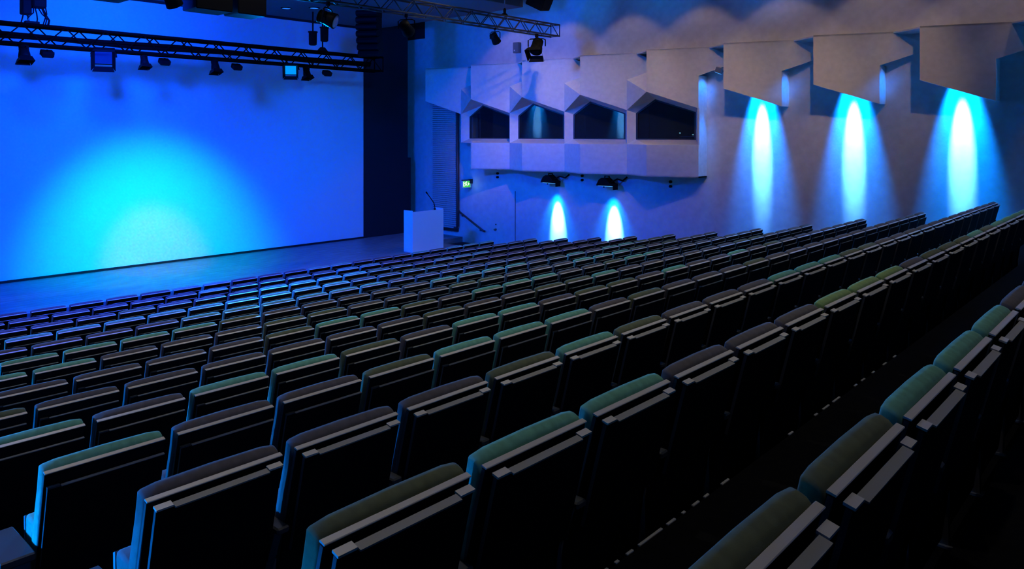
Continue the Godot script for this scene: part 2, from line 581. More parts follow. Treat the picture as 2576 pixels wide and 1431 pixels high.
func control_booth():
	var b := thing("control_booth", "folded beige control booth with four dark pentagonal windows projecting from the side wall", "booth", V(16.1, -1.0, -11.8))
	var o := -b.position
	var shift := Transform3D(Basis(), o)
	for i in range(1, 5):
		part(b, "upper_panel", plate(main_face(i), OUT, 0.03), M.panel, shift)
		part(b, "lid", lid(i), M.panel, shift)
		part(b, "apron_panel", plate([P(i, -0.255), P(i, -1.0), R(i, -1.0), R(i, -0.255)], OUT, 0.03), M.panel, shift)
		if i < 4:
			part(b, "apron_return", plate([R(i, -0.255), R(i, -1.0), P(i + 1, -1.0), P(i + 1, -0.255)], Vector3(-1, 0, -0.5), 0.03), M.panel, shift)
	for i in range(0, 4):
		part(b, "return_panel", plate([R(i, 1.32), R(i, 0.58), P(i + 1, 0.98)], Vector3(-1, 0, -0.5), 0.02), M.panel, shift)
		part(b, "ridge_panel", plate([R(i, 1.32), on_face(i, 1.69, 1.59), P(i + 1, 0.98)], Vector3(-0.6, 0.7, 0), 0.02), M.panel, shift)
	# end faces and the underside
	part(b, "end_panel", plate([R(4, -1.0), R(4, 1.33), V(16.1, 1.33, R(4, 0).z), V(16.1, -1.0, R(4, 0).z)], Vector3.BACK, 0.03), M.panel, shift)
	part(b, "end_panel", plate([P(1, -1.0), P(1, -0.2), V(16.1, -0.2, P(1, 0).z), V(16.1, -1.0, P(1, 0).z)], Vector3.FORWARD, 0.03), M.panel, shift)
	var under := [V(16.1, -1.0, P(1, 0).z)]
	for i in range(1, 5):
		under.append(P(i, -1.0))
		under.append(R(i, -1.0))
	under.append(V(16.1, -1.0, R(4, 0).z))
	part(b, "underside", plate(under, Vector3.DOWN, 0.03), M.panel, shift)
	for i in range(1, 5):
		var zl := R(i - 1, 0).z + 0.10
		var zr := R(i, 0).z - 0.20
		var za := P(i, 0).z - 0.17
		# the pane is turned like the folded faces; its corners sit in this plane
		var kl := 15.86 / 15.95
		var kr := 16.25 / 15.95
		var bl := V(15.86, -0.14 * kl, zl * kl)
		var br := V(16.25, -0.14 * kr, zr * kr)
		var sl := V(15.86, 0.505 * kl, zl * kl)
		var sr := V(16.25, 0.505 * kr, zr * kr)
		var fa := (za - zl) / (zr - zl)
		var ap := bl.lerp(br, fa)
		ap.y = CY + 0.835 * lerpf(kl, kr, fa)
		part(b, "soffit", plate([R(i - 1, 0.58), P(i, 0.98), ap, sl], Vector3(-0.3, -1, 0), 0.02), M.panel, shift)
		part(b, "soffit", plate([P(i, 0.98), R(i, 0.58), sr, ap], Vector3(-0.3, -1, 0), 0.02), M.panel, shift)
		part(b, "jamb", plate([R(i - 1, -0.255), R(i - 1, 0.58), sl, bl], Vector3(-0.5, 0, 1), 0.02), M.panel, shift)
		part(b, "jamb", plate([R(i, -0.255), R(i, 0.58), sr, br], Vector3(-0.5, 0, -1), 0.02), M.panel, shift)
		part(b, "sill", plate([R(i - 1, -0.255), P(i, -0.255), bl + Vector3(0, 0, 0.0), ], Vector3(-0.2, 1, 0), 0.02), M.panel, shift)
		part(b, "sill", plate([P(i, -0.255), R(i, -0.255), br, bl], Vector3(-0.2, 1, 0), 0.02), M.panel, shift)
		# the window: a dark frame round one pane
		var w := part(b, "window", frame_mesh([bl, br, sr, ap, sl], 0.035, 0.05), M.frame, shift)
		var inx := Vector3(0.025, 0, 0)
		part(w, "pane", plate([bl + inx, br + inx, sr + inx, ap + inx, sl + inx], Vector3(-1, 0, 0.28), 0.008), M.glass)
		var mp := bl.lerp(br, 0.19) + Vector3(0.07, 0.36, 0)
		part(w, "mullion", box_mesh(mp, Vector3(0.05, 0.74, 0.04)), M.frame)
	# added dark desk and glowing dots, standing in for a reflection in the fourth window
	var t := thing("added_window_glints", "added dark desk with glowing dots standing in for a reflection, behind right booth window", "added_reflection", V(17.0, -0.6, -9.35))
	part(t, "desk", box_mesh(Vector3(0, 0.2, 0), Vector3(0.5, 0.4, 1.1), 0.01), M.lamp)
	part(t, "desk_slope", box_mesh(Vector3(0, 0.45, 0), Vector3(0.4, 0.06, 0.8), 0.01, Basis(Vector3(0, 0, 1), 0.35)), M.shell)
	part(t, "reflection_dot", box_mesh(Vector3(-0.1, 0.62, -0.2), Vector3(0.02, 0.035, 0.035), 0.004), M.glint_cyan)
	part(t, "reflection_dot", box_mesh(Vector3(-0.1, 0.58, 0.16), Vector3(0.02, 0.03, 0.04), 0.004), M.glint_cyan)
	part(t, "reflection_smear", box_mesh(Vector3(-0.08, 0.53, 0), Vector3(0.02, 0.03, 0.44), 0.004), M.rail)

func frame_mesh(pts: Array, w: float, depth: float) -> ArrayMesh:
	var st := mb()
	var c := Vector3.ZERO
	for p in pts:
		c += p / pts.size()
	for i in pts.size():
		var a: Vector3 = pts[i]
		var b: Vector3 = pts[(i + 1) % pts.size()]
		var ia := a + (c - a).normalized() * w * 1.35
		var ib := b + (c - b).normalized() * w * 1.35
		add_plate(st, [a, b, ib, ia], Vector3(-1, 0, 0.28), depth)
	return done(st)

func hoods():
	var names := {0: "blue-lit folded wall hood nearest the stage, above the slatted grille", 5: "folded beige wall hood beside the control booth, over a vertical light beam", 6: "folded beige wall hood, second along from the control booth, over a light beam", 7: "folded beige wall hood, third along from the control booth, at the photo's right", 8: "folded beige wall hood cut off by the right edge of the photo"}
	for i in names:
		var h := thing("wall_hood", names[i], "wall panel", V(16.1, 0.6, R(i, 0).z), 0.0, "folded wall hoods")
		var shift := Transform3D(Basis(), -h.position)
		part(h, "main_panel", plate(main_face(i), OUT, 0.03), M.panel, shift)
		part(h, "lid", lid(i), M.panel, shift)
		part(h, "end_panel", plate([R(i, 0.58), R(i, 1.33), V(16.1, 1.33, R(i, 0).z), V(16.1, 0.58, R(i, 0).z)], Vector3.BACK, 0.03), M.panel, shift)

# a theatre lantern: clamp, yoke, body, lens; the body looks at "aim"
func lantern(called: String, label: String, top: Vector3, centre: Vector3, aim: Vector3, s: float, lens: String, group: String, flaps := false, square := false) -> Node3D:
	var t := thing(called, label, "stage light", top, 0.0, group)
	var c := centre - top
	var b := frame_of(aim - centre)
	var side := b.x
	var st := mb()
	add_box(st, Vector3(0, -0.02, 0), Vector3(0.05, 0.07, 0.06) * (s / 0.3), Basis(), 0.006)
	part(t, "clamp", done(st), M.lamp)
	st = mb()
	var r := s * 0.60
	add_tube(st, [Vector3(0, -0.04, 0), c * 0.35], s * 0.04, 6)
	add_tube(st, [c - side * r, c * 0.45 - side * r, c * 0.35 - side * r * 0.7, c * 0.35 + side * r * 0.7, c * 0.45 + side * r, c + side * r], s * 0.045, 6)
	part(t, "yoke", done(st), M.lamp)
	if square:
		part(t, "body", box_mesh(c - b.z * s * 0.15, Vector3(s * 1.05, s * 0.85, s * 0.5), 0.012, b), M.lamp)
		part(t, "lens", box_mesh(c + b.z * s * 0.115, Vector3(s * 0.9, s * 0.7, 0.02), 0.004, b), M[lens])
	else:
		part(t, "body", lathe(c, b, [[-s * 0.48, s * 0.18], [-s * 0.42, s * 0.32], [-s * 0.1, s * 0.36], [s * 0.1, s * 0.40], [s * 0.42, s * 0.44], [s * 0.46, s * 0.41]], 18), M.lamp)
		part(t, "lens", lathe(c, b, [[s * 0.40, s * 0.38], [s * 0.47, s * 0.36], [s * 0.49, s * 0.2]], 18), M[lens])
		st = mb()
		for k in 3:
			add_lathe(st, c, b, [[-s * (0.5 - k * 0.14), s * 0.37], [-s * (0.47 - k * 0.14), s * 0.37]], 14)
		part(t, "cooling_fins", done(st), M.lamp)
	if flaps:
		var front := c + b.z * s * 0.48
		for k in 4:
			var rot := Basis(b.z, PI * 0.5 * k)
			var u := rot * b.x
			var v := rot * b.y
			var hw := s * 0.42
			part(t, "barn_door", plate([front + v * hw - u * hw, front + v * hw + u * hw, front + v * (hw + s * 0.16) + b.z * s * 0.42 + u * hw * 1.25, front + v * (hw + s * 0.16) + b.z * s * 0.42 - u * hw * 1.25], v, 0.006), M.lamp)
	return t

func wall_washers():
	# under the hoods: a lamp close to the wall that rakes a tall beam down it
	for i in [5, 6, 7, 8]:
		var z := P(i, 0).z + 0.52
		var wl = washer("wash_lamp", ["small wash lamp inside the hood beside the control booth", "small wash lamp inside the second hood from the booth", "small wash lamp inside the third hood from the booth", "small wash lamp inside the hood at the photo's right edge"][i - 5], V(15.75, 1.75, z), V(16.1, -0.05, z), E_WASH, "wall washers in the hoods")
		if i < 8 and i > 5:
			spot(wl, "unseen_end_face_beam", V(15.77, 1.68, z - 0.1), V(15.88, 0.93, R(i - 1, 0).z), Vector3(0.0, 0.2, 1.0), 6.0, 13.0, 0.9, 0.05)  # second beam, source out of view, placed to turn the next end face blue
	# a small lamp lights the end face of the booth
	for i in [4]:
		var ep := V(15.84, 1.38, R(i, 0).z + 0.42)
		var el := thing("edge_lamp", "small blue lamp in the notch between the control booth and the first hood", "lamp", ep)
		var eb := frame_of(Vector3(0, -1.0, -0.42))
		part(el, "body", box_mesh(-eb.z * 0.05, Vector3(0.16, 0.10, 0.12), 0.01, eb), M.shell)
		part(el, "lens", box_mesh(eb.z * 0.014, Vector3(0.13, 0.08, 0.01), 0.003, eb), M.lens_blue)
		part(el, "bracket", tube([Vector3(0, 0.02, 0), Vector3(0.25, 0.04, 0)], 0.015, 6), M.lamp)
		spot(el, "edge_beam", ep + eb.z * 0.04, V(15.88, 0.92, R(i, 0).z), Vector3(0.0, 0.2, 1.0), E_EDGE, 36.0, 0.7, 0.05)
		spot(el, "low_edge_beam", ep + eb.z * 0.04, V(15.9, -0.45, R(i, 0).z), Vector3(0.0, 0.2, 1.0), E_EDGE * 9.0, 12.0, 0.9, 0.05)
	# under the booth: two black lanterns on brackets
	for k in 2:
		var zc: float = [-12.8, -10.98][k]
		var lamp := thing("bracket_lantern", ["black hooded lantern on a bracket under the booth, left of the two", "black hooded lantern on a bracket under the booth, right of the two"][k], "stage light", V(15.80, -1.30, zc), 0.0, "lanterns under the control booth")
		var st := mb()
		sweep_x(st, pv([[-0.25, 0.0], [-0.23, 0.05], [-0.17, 0.15], [-0.09, 0.20], [0.02, 0.20], [0.10, 0.14], [0.17, 0.07], [0.25, 0.05], [0.25, 0.0]]), [[-0.13, 0.012, 0.0], [-0.12, 0.0, 0.0], [0.12, 0.0, 0.0], [0.13, 0.012, 0.0]])
		part(lamp, "body", done(st), M.lamp)
		part(lamp, "side_flap", box_mesh(Vector3(0.0, -0.03, 0.25), Vector3(0.2, 0.13, 0.02), 0.004), M.lamp)
		part(lamp, "knob", lathe(Vector3(-0.05, 0.0, -0.06), frame_of(Vector3.DOWN), [[0, 0.02], [0.04, 0.02], [0.05, 0.012]], 10), M.lamp)
		part(lamp, "lens", box_mesh(Vector3(0, -0.004, 0), Vector3(0.2, 0.012, 0.40), 0.003), M.lens_blue)
		part(lamp, "wall_bracket", tube([Vector3(0.3, 0.22, 0.40), Vector3(0.2, 0.13, 0.34), Vector3(0.1, 0.17, 0.24), Vector3(0.0, 0.1, 0.14)], 0.022, 6), M.lamp)
		part(lamp, "yoke", tube([Vector3(0, 0.08, -0.1), Vector3(0, 0.24, -0.06), Vector3(0, 0.24, 0.06), Vector3(0, 0.08, 0.12)], 0.018, 6), M.lamp)
		spot(lamp, "beam", V(15.80, -1.33, zc), V(16.1, -2.33, zc + 0.02), WASH, 120.0, 14.0, 1.0, 0.04)
		spot(lamp, "beam_spill", V(15.80, -1.33, zc), V(16.1, -2.4, zc), Vector3(0.0, 0.2, 1.0), 8.0, 32.0, 0.9, 0.06)
	# the same washers out of view on the facing wall, placed for the window reflections
	for i in 4:
		var z2: float = [-15.9, -11.45, -5.6, -3.0][i]
		washer("unseen_facing_wash_lamp", "unseen small wash lamp on the left wall, %s from the stage" % ordinal(i + 1), V(LEFT_X + 0.35, 2.7, z2), V(LEFT_X, 0.9, z2), E_LEFT, "unseen wall washers on the left wall")

	# unseen side floods along the left wall, placed to light the seat sides blue
	for i in 5:
		var z3: float = [-14.5, -11.5, -8.5, -5.8, -4.1][i]
		var y3: float = -ROW_DROP[clampi(int(round((Z0 - z3) / DZ)), 0, 13)] + 1.0
		var t := thing("unseen_side_flood", "unseen blue side flood low on the left wall, %s from the stage" % ordinal(i + 1), "stage light", V(LEFT_X + 0.25, y3, z3), 0.0, "unseen side floods on the left wall")
		var aim := t.position + Vector3(7.0, -4.8, 3.5)
		var b := frame_of(aim - t.position)
		part(t, "body", box_mesh(Vector3.ZERO, Vector3(0.3, 0.22, 0.16), 0.01, b), M.lamp)
		part(t, "lens", box_mesh(b.z * 0.085, Vector3(0.26, 0.18, 0.012), 0.003, b), M.lens_blue)
		part(t, "bracket", tube([Vector3(0, 0.0, 0), Vector3(-0.25, 0.05, 0)], 0.02, 6), M.lamp)
		spot(t, "flood_beam", t.position + b.z * 0.12, aim, Vector3(0.0, 0.2, 1.0), E_SIDE * [1.0, 1.0, 1.0, 0.75, 0.5][i], 29.0, 0.15, 0.12)

func washer(called: String, label: String, at_p: Vector3, aim: Vector3, e: float, group: String):
	var t := thing(called, label, "lamp", at_p, 0.0, group)
	var b := frame_of(aim - at_p)
	part(t, "body", lathe(Vector3.ZERO, b, [[-0.16, 0.04], [-0.14, 0.06], [0.0, 0.065], [0.02, 0.055]], 14), M.lamp)
	part(t, "lens", lathe(Vector3.ZERO, b, [[0.015, 0.05], [0.024, 0.045]], 14), M.lens_blue)
	var back := Vector3(WALL_X if at_p.x > 5.0 else LEFT_X, at_p.y, at_p.z) - at_p
	part(t, "bracket", tube([b.z * -0.1, back + Vector3(0, 0.02, 0)], 0.015, 6), M.lamp)
	var p := at_p + b.z * 0.05
	spot(t, "beam", p, aim, WASH, e, 7.0, 0.8, 0.03)
	spot(t, "beam_spill", p, aim + Vector3(0, 0.2, 0), Vector3(0.0, 0.2, 1.0), E_SPILL, 17.5, 0.9, 0.05)
	return t

# ------------------------------------------------------------------ rigging
func box_truss(called: String, label: String, a: Vector3, length: float, s: float, bay: float, m: Material):
	# runs along x from its left lower front corner
	var t := thing(called, label, "truss", a)
	var r := s * 0.075
	for k in 4:
		var y := s * (k % 2)
		var z := -s * (k / 2)
		part(t, "chord", tube([Vector3(0, y, z), Vector3(length, y, z)], r, 8), m)
	var up := tube([Vector3(0, 0, 0), Vector3(bay, s, 0)], r * 0.5, 6)
	var down := tube([Vector3(0, s, 0), Vector3(bay, 0, 0)], r * 0.5, 6)
	var fore := tube([Vector3(0, 0, 0), Vector3(bay, 0, -s)], r * 0.5, 6)
	var aft := tube([Vector3(0, 0, -s), Vector3(bay, 0, 0)], r * 0.5, 6)
	var n := int(length / bay)
	for k in n:
		for f in 2:
			part(t, "brace", up if (k + f) % 2 == 0 else down, m, at(k * bay, 0, -s * f))
			part(t, "brace", fore if (k + f) % 2 == 0 else aft, m, at(k * bay, s * f, 0))
	for x in [0.0, length]:
		for q in [[Vector3(x, 0, 0), Vector3(x, s, 0)], [Vector3(x, 0, -s), Vector3(x, s, -s)], [Vector3(x, 0, 0), Vector3(x, 0, -s)], [Vector3(x, s, 0), Vector3(x, s, -s)]]:
			part(t, "end_bar", tube(q, r * 0.6, 6), m)

func trusses():
	box_truss("box_truss", "black box truss hanging across the stage in front of the screen", V(3.3, 1.655, -15.98), 9.4, 0.36, 0.36, M.truss)
	box_truss("box_truss", "black box truss nearer the seats, ending beside the side wall", V(1.0, 2.455, -11.9), 14.05, 0.28, 0.28, M.truss_house)
	# cable tray lying in the stage truss
	var tray := thing("cable_loom", "dark bundle of cables lying along the stage truss", "cables", V(3.4, 1.78, -16.16))
	part(tray, "cable_run", tube([Vector3(0, 0, 0), Vector3(1.5, 0.03, 0.02), Vector3(3.2, 0.0, -0.02), Vector3(5.0, 0.04, 0.01), Vector3(7.0, 0.01, 0), Vector3(9.0, 0.03, 0)], 0.05, 8), M.truss)
	part(tray, "cable_run", tube([Vector3(0, 0.06, 0.05), Vector3(2.0, 0.04, 0.06), Vector3(4.0, 0.08, 0.03), Vector3(6.0, 0.05, 0.06), Vector3(9.0, 0.07, 0.04)], 0.035, 8), M.truss)
	var g := "lanterns hanging from the stage truss"
	var lamps := [
		[4.415, 1.50, -16.0, 0.23, "leftmost lantern on the stage truss, pointing down beside the cable bundle"],
		[6.559, 1.50, -16.0, 0.19, "small lantern on the stage truss, just right of the large dark blue floodlight"],
		[8.068, 1.50, -16.0, 0.21, "lantern hanging at the middle of the stage truss"],
		[10.374, 1.50, -16.0, 0.21, "lantern on the stage truss, just right of the bright cyan floodlight"]]
	for q in lamps:
		lantern("stage_lantern", q[4], V(q[0], 1.61, q[2] + 0.02), V(q[0], q[1], q[2] + 0.02), V(q[0], -3.0, -14.6), q[3], "lamp", g, true)
	var rear := [
		[4.9, "low lantern on the rear chord of the stage truss, second from the left"],
		[7.127, "low lantern on the rear chord of the stage truss, left of the middle"],
		[8.773, "low lantern on the rear chord of the stage truss, right of the middle"],
		[11.21, "low lantern on the rear chord of the stage truss, nearest the right end"]]
	for q in rear:
		lantern("rear_lantern", q[1], V(q[0], 1.61, -16.34), V(q[0], 1.51, -16.36), V(q[0], -2.0, -18.2), 0.2, "lamp", "low lanterns behind the stage truss", false, true)
	for x in [5.69, 9.79]:
		var br := thing("flood_bracket", "short arm holding the %s floodlight on the stage truss" % ("large left" if x < 7.0 else "bright right"), "bracket", V(x, 1.60, -15.85), 0.0, "arms holding the floodlights")
		part(br, "arm", box_mesh(Vector3(0, 0.0, -0.01), Vector3(0.05, 0.03, 0.16), 0.005), M.lamp)
	var f1 := lantern("flood_light", "large square floodlight with barn doors on the left part of the stage truss", V(5.69, 1.60, -15.76), V(5.69, 1.49, -15.72), V(3.0, -1.2, -9.0), 0.36, "lens_dim", "square floodlights on the stage truss", true, true)
	spot(f1, "audience_wash", V(5.57, 1.37, -15.38), V(8.0, -2.1, -5.0), FRONT, E_FRONT, 31.0, 0.6, 0.2)
	var f2 := lantern("flood_light", "square floodlight with a bright cyan face on the right part of the stage truss", V(9.79, 1.60, -15.76), V(9.79, 1.50, -15.72), V(5.0, -1.2, -9.0), 0.30, "lens_cyan", "square floodlights on the stage truss", true, true)
	spot(f2, "audience_wash", V(9.62, 1.41, -15.47), V(5.6, -2.1, -5.0), FRONT, E_FRONT, 38.0, 0.6, 0.2)
	# lanterns on the house truss, two of them out of view
	var g2 := "moving lights hanging from the house truss"
	lantern("moving_light", "round black moving light on the house truss, above the two hanging cylinders", V(8.18, 2.415, -11.9), V(8.18, 2.12, -11.9), V(10.5, 0.6, -8.5), 0.34, "steel", g2)
	var m2 := lantern("moving_light", "round black moving light on the house truss, left of the dark wing", V(10.051, 2.415, -11.9), V(10.06, 2.13, -11.9), V(16.1, -1.4, -14.8), 0.30, "lens_blue", g2)
	spot(m2, "wall_wash", V(10.24, 2.02, -11.99), V(16.1, -0.4, -15.8), DEEP, E_FLOOD, 64.0, 0.9, 0.12)
	lantern("moving_light", "slim black moving light on the house truss, second from its right end", V(12.675, 2.415, -11.9), V(12.68, 2.17, -11.9), V(16.1, -1.6, -12.2), 0.24, "lamp", g2)
	lantern("moving_light", "large black moving light at the right end of the house truss", V(14.155, 2.405, -11.9), V(14.16, 2.12, -11.9), V(11.0, -2.0, -10.5), 0.36, "lamp", g2, true)
	for k in 2:  # out of view, placed to wash the front rows blue
		var mx: float = [3.4, 5.3][k]
		var mf := lantern("moving_light", "unseen black moving light on the house truss, above the view, %s of the two" % ["left", "right"][k], V(mx, 2.415, -11.9), V(mx, 2.12, -11.9), V(mx + [1.0, 3.2][k], -3.2, -13.2), 0.30, "lens_blue", g2)
		spot(mf, "front_wash", V(mx + 0.04, 1.93, -11.95), V(mx + [1.0, 3.2][k], -3.2, -13.4), BLUE, E_DOWN, 58.0, 0.6, 0.12)
	var boxes := [
		[4.40, 0.54, "dark projector box at the top left of the photo, under the house truss"],
		[5.96, 0.62, "dark projector box under the house truss, left of the middle pair"],
		[6.62, 0.52, "dark projector box under the house truss, right of the middle pair"]]
	for k in 3:
		var x: float = boxes[k][0]
		var t := thing("projector_box", boxes[k][2], "projector", V(x, 2.40, -12.05), 0.0, "projector boxes under the house truss")
		part(t, "hanger", tube([Vector3(0, 0.06, 0), Vector3(0, -0.06, 0)], 0.03, 8), M.lamp)
		part(t, "body", box_mesh(Vector3(0, -0.23, 0), Vector3(boxes[k][1], 0.34, 0.5), 0.015), M.lamp)
		part(t, "lens", lathe(Vector3(0, -0.24, -0.25), frame_of(Vector3.FORWARD), [[-0.02, 0.09], [0.03, 0.085], [0.035, 0.07]], 16), M.lens_blue)
		var p := V(x, 2.16, -12.4)
		if k == 2:
			spot(t, "cyan_beam", p, V(7.85, -3.3, SCREEN_Z), CYAN, E_CYAN, 25.0, 1.0, 0.2)
			spot(t, "core_beam", p, V(7.85, -3.2, SCREEN_Z), CORE, E_CORE, 10.5, 0.7, 0.2)
		else:
			spot(t, "blue_beam", p, V([13.0, 2.6][k], [0.6, 2.2][k], SCREEN_Z), BLUE, E_STAGE * [0.95, 0.62][k], 66.0, 0.8, 0.25)
	# hoists
	var h := thing("chain_hoist", "black chain hoist with its bag and loops of cable at the photo's top left", "hoist", V(4.57, 2.05, -16.16))
	part(h, "motor", box_mesh(Vector3(-0.08, 0.42, 0), Vector3(0.16, 0.52, 0.18), 0.02), M.lamp)
	part(h, "chain_bag", box_mesh(Vector3(0.12, 0.55, 0.02), Vector3(0.24, 0.5, 0.2), 0.03), M.lamp)
	part(h, "chain", tube([Vector3(-0.03, 0.2, 0), Vector3(-0.03, 0.02, 0)], 0.016, 6), M.steel)
	part(h, "lifting_beam", box_mesh(Vector3(0.02, 0.02, 0), Vector3(0.24, 0.06, 0.1), 0.01), M.lamp)
	for q in [[-0.15, -0.16, 0.05], [-0.11, -0.04, -0.06], [0.02, -0.08, 0.09], [0.08, 0.1, -0.05], [0.16, 0.24, 0.04], [0.2, 0.3, -0.02], [0.22, 0.2, 0.08], [0.1, 0.28, 0.02]]:
		part(h, "cable", tube([Vector3(q[0], 0.34, q[2]), Vector3(q[0] + (q[1] - q[0]) * 0.3 + 0.03, 0.2, q[2]), Vector3(q[1] + 0.02, 0.1, q[2] * 0.6), Vector3(q[1], 0.0, q[2] * 0.3)], 0.012, 6), M.lamp)
	var h2 := thing("lifting_bracket", "small black lifting bracket with a hook on top of the stage truss", "hoist", V(10.97, 2.046, -16.16))
	part(h2, "plate", plate([Vector3(-0.16, 0, 0), Vector3(0.16, 0, 0), Vector3(0.05, 0.11, 0), Vector3(-0.05, 0.11, 0)], Vector3.BACK, 0.06), M.lamp)
	part(h2, "hook", tube([Vector3(0, 0.08, -0.03), Vector3(0, 1.0, -0.03)], 0.018, 6), M.lamp)
	var h3 := thing("house_hoist", "thin hoist chain and hook holding the house truss near its right end", "hoist", V(13.18, 2.76, -12.04))
	part(h3, "plate", plate([Vector3(-0.14, 0, 0), Vector3(0.14, 0, 0), Vector3(0.04, 0.07, 0), Vector3(-0.04, 0.07, 0)], Vector3.BACK, 0.05), M.lamp)
	part(h3, "hook", lathe(Vector3(0, 0.05, -0.02), frame_of(Vector3.UP), [[0, 0.03], [0.1, 0.035], [0.14, 0.02]], 10), M.lamp)
	part(h3, "chain", tube([Vector3(0, 0.16, -0.02), Vector3(0, 1.45, -0.02)], 0.014, 6), M.steel)

func canopy_things():
	# two cylinders hanging in front of the screen
	for k in 2:
		var q: Array = [[11.224, 2.29, 2.65, "left one of the two black cylinders hanging before the screen"], [11.575, 2.415, 2.80, "right one of the two black cylinders hanging before the screen"]][k]
		var t := thing("hanging_can", q[3], "stage light", V(q[0], q[1], -17.0), 0.0, "black cylinders hanging before the screen")
		var hh: float = q[2] - q[1]
		part(t, "body", lathe(Vector3.ZERO, frame_of(Vector3.UP), [[0.0, 0.07], [0.02, 0.10], [hh - 0.04, 0.105], [hh - 0.02, 0.125], [hh, 0.12]], 18), M.lamp)
		part(t, "suspension", tube([Vector3(0, hh, 0), Vector3(0, 3.16 - q[1], 0)], 0.02, 6), M.lamp)
	# curved line array
	var a := thing("line_array", "curved column of dark loudspeaker cabinets hanging at the right edge of the screen", "loudspeaker", V(11.85, 2.0, -15.5))
	var ang := 0.0
	var p := Vector3(0.02, 1.02, 0.0)
	for k in 7:
		var bs := Basis(Vector3(0, 1, 0), -1.0) * Basis(Vector3(1, 0, 0), ang)
		var st := mb()
		var prof := pv([[-0.22, -0.075], [0.16, -0.075], [0.22, -0.03], [0.22, 0.03], [0.16, 0.075], [-0.22, 0.075]])
		sweep_x(st, prof, [[-0.27, 0.0, 0.0], [0.27, 0.0, 0.0]])
		part(a, "cabinet", done(st), M.lamp, Transform3D(bs, p))
		ang += 0.085
		p += bs * Vector3(0, -0.158, 0.012)
	part(a, "suspension", tube([Vector3(0.02, 1.10, 0), Vector3(0.02, 1.155, 0)], 0.03, 6), M.lamp)
	# dark loudspeaker under the canopy edge
	var s := thing("corner_speaker", "black angular loudspeaker at the top edge of the photo, above the house truss", "loudspeaker", V(13.9, 3.0, -11.6))
	part(s, "body", box_mesh(Vector3(0, 0.14, 0), Vector3(0.5, 0.3, 0.45), 0.02, Basis(Vector3(1, 0, 0), 0.5) * Basis(Vector3(0, 1, 0), 0.3)), M.lamp)
	part(s, "bracket", tube([Vector3(0, 0.2, -0.1), Vector3(0, 1.2, -0.1)], 0.02, 6), M.lamp)
	for k in 2:
		var q: Array = [[10.45, -17.0, "left blue-glowing recessed lamp in the stage canopy"], [10.9, -16.45, "right blue-glowing recessed lamp in the stage canopy"]][k]
		var t := thing("canopy_downlight", q[2], "lamp", V(q[0], 3.16, q[1]), 0.0, "recessed lamps in the stage canopy")
		part(t, "rim", lathe(Vector3.ZERO, frame_of(Vector3.DOWN), [[0.0, 0.14], [0.012, 0.13]], 20), M.lamp)
		part(t, "lens", lathe(Vector3.ZERO, frame_of(Vector3.DOWN), [[0.006, 0.11], [0.014, 0.10]], 20), M.downlight)
	# unseen house lights in the ceiling, placed for the side wall and the seats
	for i in 8:
		var z := -14.3 + POD * i
		ceiling_lamp("warm ceiling downlight close to the side wall, %s from the stage" % ordinal(i + 1), V(15.05, 4.19, z), WARM, E_WARM, 43.5, 0.25, "warm downlights along the side wall")
	for i in 7:
		ceiling_lamp("unseen warm ceiling spot aimed at the folded hoods, %s from the stage" % ordinal(i + 1), V(11.0, 4.12, [-9.3, -8.6, -8.4, -7.4, -5.6, -3.7, -1.8][i]), WARM, E_FACE * [1.0, 1.45, 0.95, 1.1, 1.0, 0.95, 0.85][i], [12.5, 15.0, 17.0, 17.5, 17.5, 17.5, 17.5][i], 1.0, "unseen warm spots aimed at the folded hoods", Vector3(4.5, -3.4, -5.0 if i == 0 else -4.7 if i == 1 else -3.7 if i == 2 else -2.8))  # out of view, placed to warm the folded faces
	for i in 3:
		ceiling_lamp("unseen blue ceiling spot aimed high at the side wall, %s from the stage" % ordinal(i + 1), V(11.4, 4.1, -10.6 + 2.6 * i), Vector3(0.0, 0.2, 1.0), E_HIGH, 17.0, 1.0, "unseen blue spots aimed at the upper wall", Vector3(4.7, -0.35, -1.4))  # out of view, placed to keep the upper wall blue
	for zi in 4:
		for xi in 3:
			ceiling_lamp("unseen dim house downlight, %s from left in the %s line from the stage" % [ordinal(xi + 1), ordinal(zi + 1)], V(2.5 + xi * 4.2, 4.19, -11.0 + zi * 3.4), HOUSE, E_HOUSE * [1.3, 1.3, 1.2, 0.75][zi], 46.0, 0.6, "unseen house downlights over the seats")  # out of view, placed to light the seat tops and rails

func ceiling_lamp(label: String, p: Vector3, tint: Vector3, e: float, angle: float, blend: float, group: String, aim := Vector3.DOWN):
	var t := thing("unseen_ceiling_lamp", label, "lamp", p, 0.0, group)
	var b := frame_of(aim)
	part(t, "rim", lathe(Vector3.ZERO, b, [[-0.05, 0.12], [0.02, 0.11]], 16), M.white)
	part(t, "lens", lathe(Vector3.ZERO, b, [[0.012, 0.085], [0.026, 0.08]], 16), M.lens_warm)
	spot(t, "downlight_beam", p + b.z * 0.06, p + aim, tint, e, angle, blend, 0.08)

